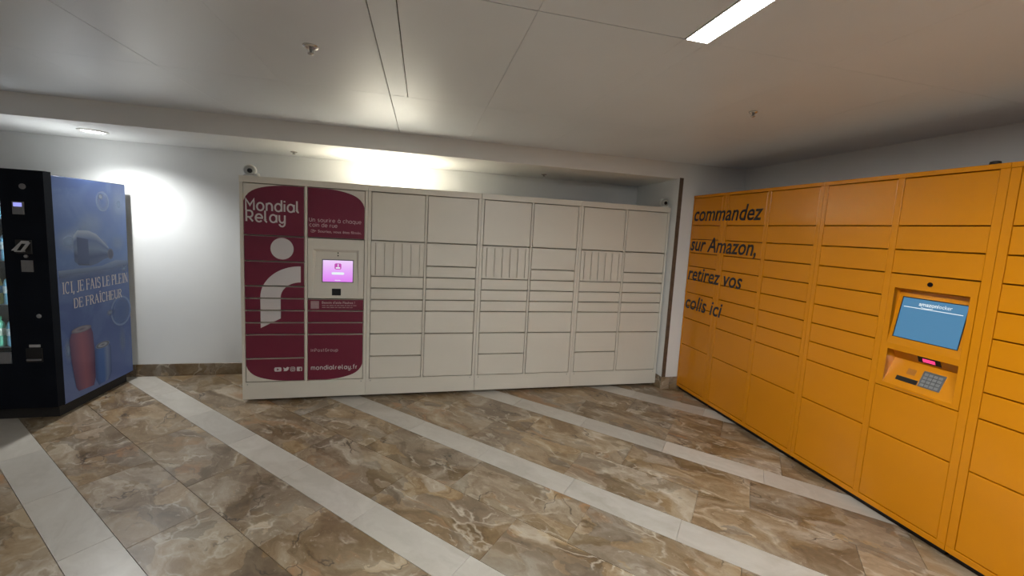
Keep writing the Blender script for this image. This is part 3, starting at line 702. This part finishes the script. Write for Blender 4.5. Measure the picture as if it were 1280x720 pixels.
cr = MB().cbox(vf(-2.822), vf(-2.724), -.005, .002, .455, .560, .002).build('coin_return', 'black', vdoor)
MB().cbox(vf(-2.815), vf(-2.730), -.016, -.004, .468, .480, .002).build('coin_lip', 'greyplate', cr)
MB().box(vf(-2.801), vf(-2.735), -.002, .001, .568, .588).build('label_plate', 'flap', vdoor)
MB().lathe([(.020, -.002), (.020, .001)], 20, (vf(-2.775), 0, 1.742), 'y').build('badge', 'greyplate', vdoor)
# the poster on the side: printed pictures
ps = MB().cbox(.0, VD-DT-.004, 0, .002, .092, VH-.003, .0006)
me = ps.mesh('side_poster'); me.transform(Matrix.Translation((VW+.0022, DT+.002, 0)) @ Matrix.Rotation(PI/2, 4, 'Z'))
poster = link('side_poster', me, 'poster', vm)
def pv(s_): return s_+5.0-VY0                      # distance along the side, from the door front
def side(lay): return lambda y_, z_, d_=0: (VW+.0026+.0005*lay+d_, y_, z_)
def picture(name, faces, lay):
    """faces: lists of (y, z, rgb, alpha)"""
    mb = MB(); cols = []
    for f in faces:
        if sum(f[i-1][0]*f[i][1]-f[i][0]*f[i-1][1] for i in range(len(f))) < 0: f = f[::-1]
        mb.add([side(lay)(p[0], p[1]) for p in f], [tuple(range(len(f)))]); cols += [(*p[2], p[3]) for p in f]
    me = mb.mesh(name); ca = me.color_attributes.new('ink', 'FLOAT_COLOR', 'POINT')
    for i, c in enumerate(cols): ca.data[i].color = c
    return link(name, me, 'picture', poster)
def rings(cy, cz, ry, rz, stops, n=28):
    """soft disc: stops are (radius fraction, rgb, alpha)"""
    out = []
    for (ra, ca, aa), (rb, cb, ab) in zip(stops[:-1], stops[1:]):
        for i in range(n):
            t0, t1 = 2*PI*i/n, 2*PI*(i+1)/n
            f = lambda r_, t_: (cy+ry*r_*math.cos(t_), cz+rz*r_*math.sin(t_))
            p = [(*f(ra, t0), ca, aa), (*f(rb, t0), cb, ab), (*f(rb, t1), cb, ab), (*f(ra, t1), ca, aa)]
            out.append(p if ra > 0 else p[:3])
    return out
mist = (.33, .44, .62)
def blob(y_, z_, ry, rz, a_, c=mist): return rings(y_, z_, ry, rz, [(0, c, a_), (.4, c, a_*.75), (.75, c, a_*.25), (1, c, 0)])
for k_, a_ in enumerate(((-1.17, 1.35, .16, .12, .5), (-.95, 1.48, .16, .12, .4), (-.63, 1.66, .13, .17, .45), (-1.06, 1.42, .12, .10, .35), (-.66, 1.32, .10, .09, .35), (-.84, 1.31, .06, .05, .5))):
    picture('mist', blob(pv(a_[0]), *a_[1:]), .12*k_)
picture('snow_ledge', [[(pv(-1.28), 1.02, (.09, .135, .27), 0), (pv(-.545), 1.02, (.09, .135, .27), 0), (pv(-.545), 1.15, (.21, .27, .40), .7), (pv(-.70), 1.165, (.24, .30, .43), .8), (pv(-.86), 1.13, (.20, .26, .40), .8), (pv(-1.0), 1.13, (.2, .26, .4), .8), (pv(-1.28), 1.13, (.24, .30, .42), .8)]], 1)
def body(pts_l, pts_r, cols):
    """lens of quads between two outlines, shaded across"""
    out = []; K = len(cols)-1
    for (l0, r0_), (l1, r1_) in zip(zip(pts_l[:-1], pts_r[:-1]), zip(pts_l[1:], pts_r[1:])):
        for k_ in range(K):
            f = lambda L_, R_, t_: (L_[0]+(R_[0]-L_[0])*t_, L_[1]+(R_[1]-L_[1])*t_)
            a_, b_ = k_/K, (k_+1)/K
            out.append([(*f(l0, r0_, a_), cols[k_][0], cols[k_][1]), (*f(l0, r0_, b_), cols[k_+1][0], cols[k_+1][1]), (*f(l1, r1_, b_), cols[k_+1][0], cols[k_+1][1]), (*f(l1, r1_, a_), cols[k_][0], cols[k_][1])])
    return out
# bottle lying on the ledge
top = [(pv(-1.13), 1.39), (pv(-1.09), 1.435), (pv(-.98), 1.43), (pv(-.90), 1.40), (pv(-.83), 1.335), (pv(-.775), 1.285)]
bot = [(pv(-1.13), 1.19), (pv(-1.09), 1.155), (pv(-.98), 1.140), (pv(-.90), 1.155), (pv(-.83), 1.185), (pv(-.775), 1.195)]
picture('bottle_print', body(top, bot, [((.34, .40, .50), .85), ((.10, .15, .30), .75), ((.19, .25, .38), .7), ((.055, .085, .19), .75), ((.15, .2, .33), .6)]), 2)
picture('bottle_print', body([(pv(-1.10), 1.38), (pv(-.99), 1.36)], [(pv(-1.10), 1.16), (pv(-.99), 1.15)], [((.045, .07, .17), .8), ((.06, .09, .2), .8), ((.09, .13, .26), .6)]), 3)
picture('bottle_cap_print', rings(pv(-.755), 1.225, .034, .047, [(0, (.05, .06, .11), 1), (.7, (.04, .05, .10), 1), (.9, (.11, .13, .19), 1), (1, (.1, .13, .2), .4)]), 3)
picture('bubble_print', rings(pv(-.815), 1.675, .075, .085, [(0, (.2, .3, .5), .05), (.6, (.22, .32, .54), .3), (.88, (.30, .40, .62), .55), (1, (.38, .48, .68), .3)])+blob(pv(-.835), 1.715, .035, .035, .7, (.42, .47, .55)), 2)
picture('bubble_print', rings(pv(-.66), .70, .128, .140, [(0, (.13, .20, .42), .35), (.8, (.16, .24, .48), .5), (.94, (.27, .37, .60), .75), (1, (.30, .40, .62), .4)])+blob(pv(-.79), .71, .055, .035, .6, (.42, .47, .56)), 2)
picture('bubble_print', blob(pv(-.60), 1.08, .035, .035, .5), 2)
# two drink cans
picture('pink_can_print', body([(pv(-1.205), .625), (pv(-1.225), .57), (pv(-1.215), .40), (pv(-1.185), .18), (pv(-1.165), .145)], [(pv(-1.02), .655), (pv(-.995), .585), (pv(-.985), .42), (pv(-.99), .20), (pv(-1.01), .135)],
    [((.11, .06, .13), .95), ((.20, .085, .14), .95), ((.27, .10, .14), .95), ((.20, .075, .12), .95), ((.10, .05, .12), .9)]), 4)
picture('can_lid_print', rings(pv(-1.105), .640, .098, .026, [(0, (.10, .10, .14), 1), (.6, (.24, .22, .26), 1), (1, (.12, .12, .16), 1)]), 5)
picture('blue_can_print', body([(pv(-.965), .455), (pv(-.985), .41), (pv(-.985), .17), (pv(-.96), .115)], [(pv(-.83), .455), (pv(-.805), .41), (pv(-.81), .18), (pv(-.84), .125)],
    [((.045, .09, .24), .95), ((.055, .13, .36), .95), ((.06, .14, .38), .95), ((.17, .23, .38), .95), ((.06, .1, .25), .9)]), 4)
picture('can_lid_print', rings(pv(-.897), .450, .078, .028, [(0, (.10, .11, .15), 1), (.5, (.30, .32, .36), 1), (.8, (.08, .09, .13), 1), (1, (.2, .24, .32), 1)]), 5)
for k_, a_ in enumerate(((-1.235, .50, .045, .12, .5), (-.66, .42, .05, .16, .35), (-.9, .18, .10, .05, .35))): picture('mist', blob(pv(a_[0]), *a_[1:]), 1+.12*k_)
# engraved-style serif capitals for the poster line
def serif(ch, x, z, w, h):
    tk, tn = w*.20, w*.085; P = []
    def st(a, b_, wd): P.extend(ribbon([(x+a[0]*w, z+a[1]*h), (x+b_[0]*w, z+b_[1]*h)], wd))
    def sf(cx, cz, l_=.34): st((cx-l_/2, cz), (cx+l_/2, cz), tn)
    def cv(c, rx, ry, a0, a1, wd=tk): P.extend(ribbon([(x+p[0]*w, z+p[1]*h) for p in arc(c[0], c[1], rx, ry, a0, a1, 14)], wd*.8))
    if ch in 'IÎ':
        st((.3, 0), (.3, 1), tk); sf(.3, .02, .5); sf(.3, .98, .5)
        if ch == 'Î': st((.1, 1.1), (.3, 1.25), tn); st((.3, 1.25), (.5, 1.1), tn)
    elif ch == 'C': cv((.5, .5), .45, .5, 50, 310); st((.8, .72), (.8, 1.0), tn)
    elif ch == ',': st((.15, .1), (.05, -.18), tk)
    elif ch == 'J': st((.42, .15), (.42, 1), tk); cv((.2, .15), .22, .2, 0, -150, tk); sf(.42, .98, .45)
    elif ch in 'EFL':
        st((.15, 0), (.15, 1), tk); sf(.12, .98, .36); sf(.12, .02, .36)
        if ch != 'L': st((.1, .98), (.8, .98), tn); st((.8, 1), (.8, .8), tn); st((.1, .52), (.62, .52), tn); st((.62, .62), (.62, .42), tn)
        if ch != 'F': st((.1, .02), (.85, .02), tn); st((.85, 0), (.85, .24), tn)
    elif ch == 'A': st((.1, 0), (.48, 1), tn*1.2); st((.48, 1), (.9, 0), tk); st((.25, .36), (.72, .36), tn); sf(.1, .02, .3); sf(.88, .02, .3)
    elif ch == 'S': cv((.42, .75), .30, .25, 30, 260); cv((.42, .26), .32, .26, 80, -150); st((.70, .75), (.70, 1), tn); st((.1, .0), (.1, .25), tn)
    elif ch == 'P': st((.15, 0), (.15, 1), tk); sf(.15, .02, .4); st((.05, .98), (.45, .98), tn); cv((.45, .74), .34, .24, 90, -90); st((.15, .5), (.45, .5), tn)
    elif ch == 'R': st((.15, 0), (.15, 1), tk); sf(.15, .02, .4); st((.05, .98), (.45, .98), tn); cv((.45, .76), .32, .22, 90, -90); st((.15, .54), (.45, .54), tn); st((.45, .54), (.9, 0), tk); sf(.9, .02, .2)
    elif ch == 'N': st((.15, 0), (.15, 1), tn*1.2); st((.12, 1), (.85, 0), tk); st((.85, 0), (.85, 1), tn*1.2); sf(.15, .02, .3); sf(.1, .98, .25); sf(.85, .98, .3)
    elif ch == 'D': st((.15, 0), (.15, 1), tk); st((.02, .98), (.45, .98), tn); st((.02, .02), (.45, .02), tn); cv((.42, .5), .48, .48, 90, -90)
    elif ch == 'H': st((.15, 0), (.15, 1), tk); st((.85, 0), (.85, 1), tk); st((.15, .5), (.85, .5), tn); [sf(a, b_, .34) for a in (.15, .85) for b_ in (.02, .98)]
    elif ch == 'U': st((.15, .3), (.15, 1), tk); st((.85, .3), (.85, 1), tn*1.2); cv((.5, .3), .35, .28, 180, 360, tk); sf(.15, .98, .36); sf(.85, .98, .3)
    return P
ADV = {'I': .62, 'Î': .62, ',': .35, ' ': .45, 'J': .72, 'E': 1.02, 'F': .95, 'L': 1.0, 'S': .92, 'P': .95}
def serif_line(txt, y0, y1, z0, h):
    tot = sum(ADV.get(c, 1.1) for c in txt); w = (y1-y0)/tot; P = []; x_ = y0
    for c in txt: P += serif(c, x_, z0, w, h); x_ += ADV.get(c, 1.1)*w
    return P
flat('lettering', serif_line('ICI, JE FAIS LE PLEIN', pv(-1.262), pv(-.560), .950, .088), 'print', poster, side(6))
flat('lettering', serif_line('DE FRAÎCHEUR', pv(-1.165), pv(-.640), .822, .078), 'print', poster, side(6))

# bottles in the display
def lathe_part(prof, n, name, mat, parent, loc=(0, 0, 0)): return MB().lathe(prof, n).build(name, mat, parent, loc, True)
DRINKS = [('water', (.30, .62, .85), (.80, .86, .92), (.10, .30, .75)), ('mint', (.20, .70, .45), (.85, .92, .70), (.05, .45, .20)), ('lemon', (.85, .75, .30), (.20, .45, .80), (.75, .55, .05)), ('berry', (.60, .20, .45), (.85, .80, .85), (.55, .10, .25)), ('cola', (.06, .025, .02), (.75, .12, .10), (.6, .05, .05))]
for nm, c0, c1, c2 in DRINKS:
    M[nm+'_body'] = paint(nm+'_bottle', c0, .2, .15, 30); M[nm+'_label'] = paint(nm+'_label', c1, .5, .25, 45); M[nm+'_cap'] = paint(nm+'_cap', c2, .4, .05)
ORD = [['cola', 'water', 'mint', 'berry', 'lemon'], ['berry', 'water', 'lemon', 'cola', 'mint'], ['mint', 'water', 'berry', 'lemon', 'cola'], ['lemon', 'water', 'mint', 'berry', 'cola']]
WORD = {'water': 'clear blue water', 'mint': 'green mint', 'lemon': 'yellow lemon', 'berry': 'purple berry', 'cola': 'dark brown cola'}
PLACE = ['bottom', 'lower middle', 'upper middle', 'top']
protos = {}
for si, z_ in enumerate(SH):
    for k_ in range(5):
        kind = ORD[si][k_]; x_ = WR-.030-.082*k_
        loc = (VX0+x_, VY0+.165, z_)
        if kind not in protos:
            b0 = empty('drink_bottle', loc)
            lathe_part([(.026, 0), (.033, .006), (.033, .055), (.031, .075), (.033, .095), (.033, .145), (.026, .180), (.013, .200), (.013, .212)], 16, 'bottle', kind+'_body', b0)
            lathe_part([(.0338, .085), (.0338, .140)], 16, 'label_sleeve', kind+'_label', b0); lathe_part([(.0155, .206), (.0155, .226), (.013, .229)], 14, 'cap', kind+'_cap', b0)
            protos[kind] = b0
        else:
            b0 = protos[kind].copy(); COL.objects.link(b0); b0.location = loc
            for ch in protos[kind].children:
                c_ = ch.copy(); COL.objects.link(c_); c_.parent = b0
        tag(b0, '%s bottle on the %s shelf of the vending machine' % (WORD[kind], PLACE[si]), 'bottle', 'bottles in the vending machine')

# ------------------------------------------------------------------ small things on top and overhead
def cctv(loc, aim, R_, label):
    """turret camera: dish foot on the locker top, ball in a collar, dark eye"""
    r0 = empty('security_camera', loc); tag(r0, label, 'camera')
    lathe_part([(R_*1.0, 0), (R_*1.0, R_*.12), (R_*.8, R_*.3), (R_*.45, R_*.38)], 28, 'foot', 'camwhite', r0)
    sh = MB(); n = 16
    prof = [(max(.0005, R_*math.cos(math.radians(a))), R_*1.02+R_*math.sin(math.radians(a))) for a in range(-72, 91, 9)]
    sh.lathe(prof, 28); sh.build('ball', 'camwhite', r0, smooth=True)
    d = Vector(aim).normalized(); q_ = d.to_track_quat('Z', 'Y'); c = Vector((0, 0, R_*1.02))
    me = MB().lathe([(R_*.80, R_*.50), (R_*.86, R_*.62), (R_*.72, R_*.88), (R_*.50, R_*.95)], 28).mesh('collar'); me.transform(Matrix.Translation(c) @ q_.to_matrix().to_4x4())
    link('collar', me, 'camgrey', r0, smooth=True)
    me = MB().lathe([(R_*.36, R_*.8), (R_*.38, R_*1.0), (R_*.25, R_*1.03)], 20).mesh('lens'); me.transform(Matrix.Translation(c+Vector((0, 0, 0))) @ q_.to_matrix().to_4x4())
    link('lens', me, 'lens', r0, smooth=True)
    # side bracket
    MB().cbox(R_*.55, R_*1.35, -R_*.35, R_*.35, 0, R_*.55, .006).build('bracket', 'camwhite', r0)
    return r0
cctv((-1.428, Y_W+.075, HW), (.35, -1, -.12), .050, 'round white security camera on the burgundy locker unit')
cctv((2.480, Y_W+.055, HW), (-.05, -1, -.10), .049, 'small round security camera on the locker beside the corner strip')
def sprinkler(x_, y_, z_, R_, L_, label, grp):
    r0 = empty('sprinkler_head', (x_, y_, z_)); tag(r0, label, 'sprinkler', grp)
    lathe_part([(R_*.4, -.009), (R_*.8, -.009), (R_, -.003), (R_, 0)], 24, 'cover_ring', 'chrome', r0)
    lathe_part([(.0065, -L_), (.0065, -.006)], 10, 'stem', 'greyplate', r0)
    lathe_part([(.013, -L_-.003), (.013, -L_+.001)], 12, 'deflector', 'chrome', r0)
    for s_ in (-1, 1): MB().box(s_*.010-.0015, s_*.010+.0015, -.002, .002, -L_, -.008).build('frame_arm', 'chrome', r0)
sprinkler(-.519, 2.090, Z_C, .034, .032, 'chrome sprinkler head near the long ceiling joint', None)
sprinkler(1.890, 2.090, Z_C, .025, .026, 'small sprinkler head in the ceiling in front of the orange lockers', None)
sprinkler(-1.195, 4.235, Z_S, .030, .022, 'tiny sprinkler head in the soffit above the burgundy locker unit', None)
sprinkler(1.250, 4.235, Z_S, .030, .022, 'tiny sprinkler head in the soffit above the plain white lockers', None)
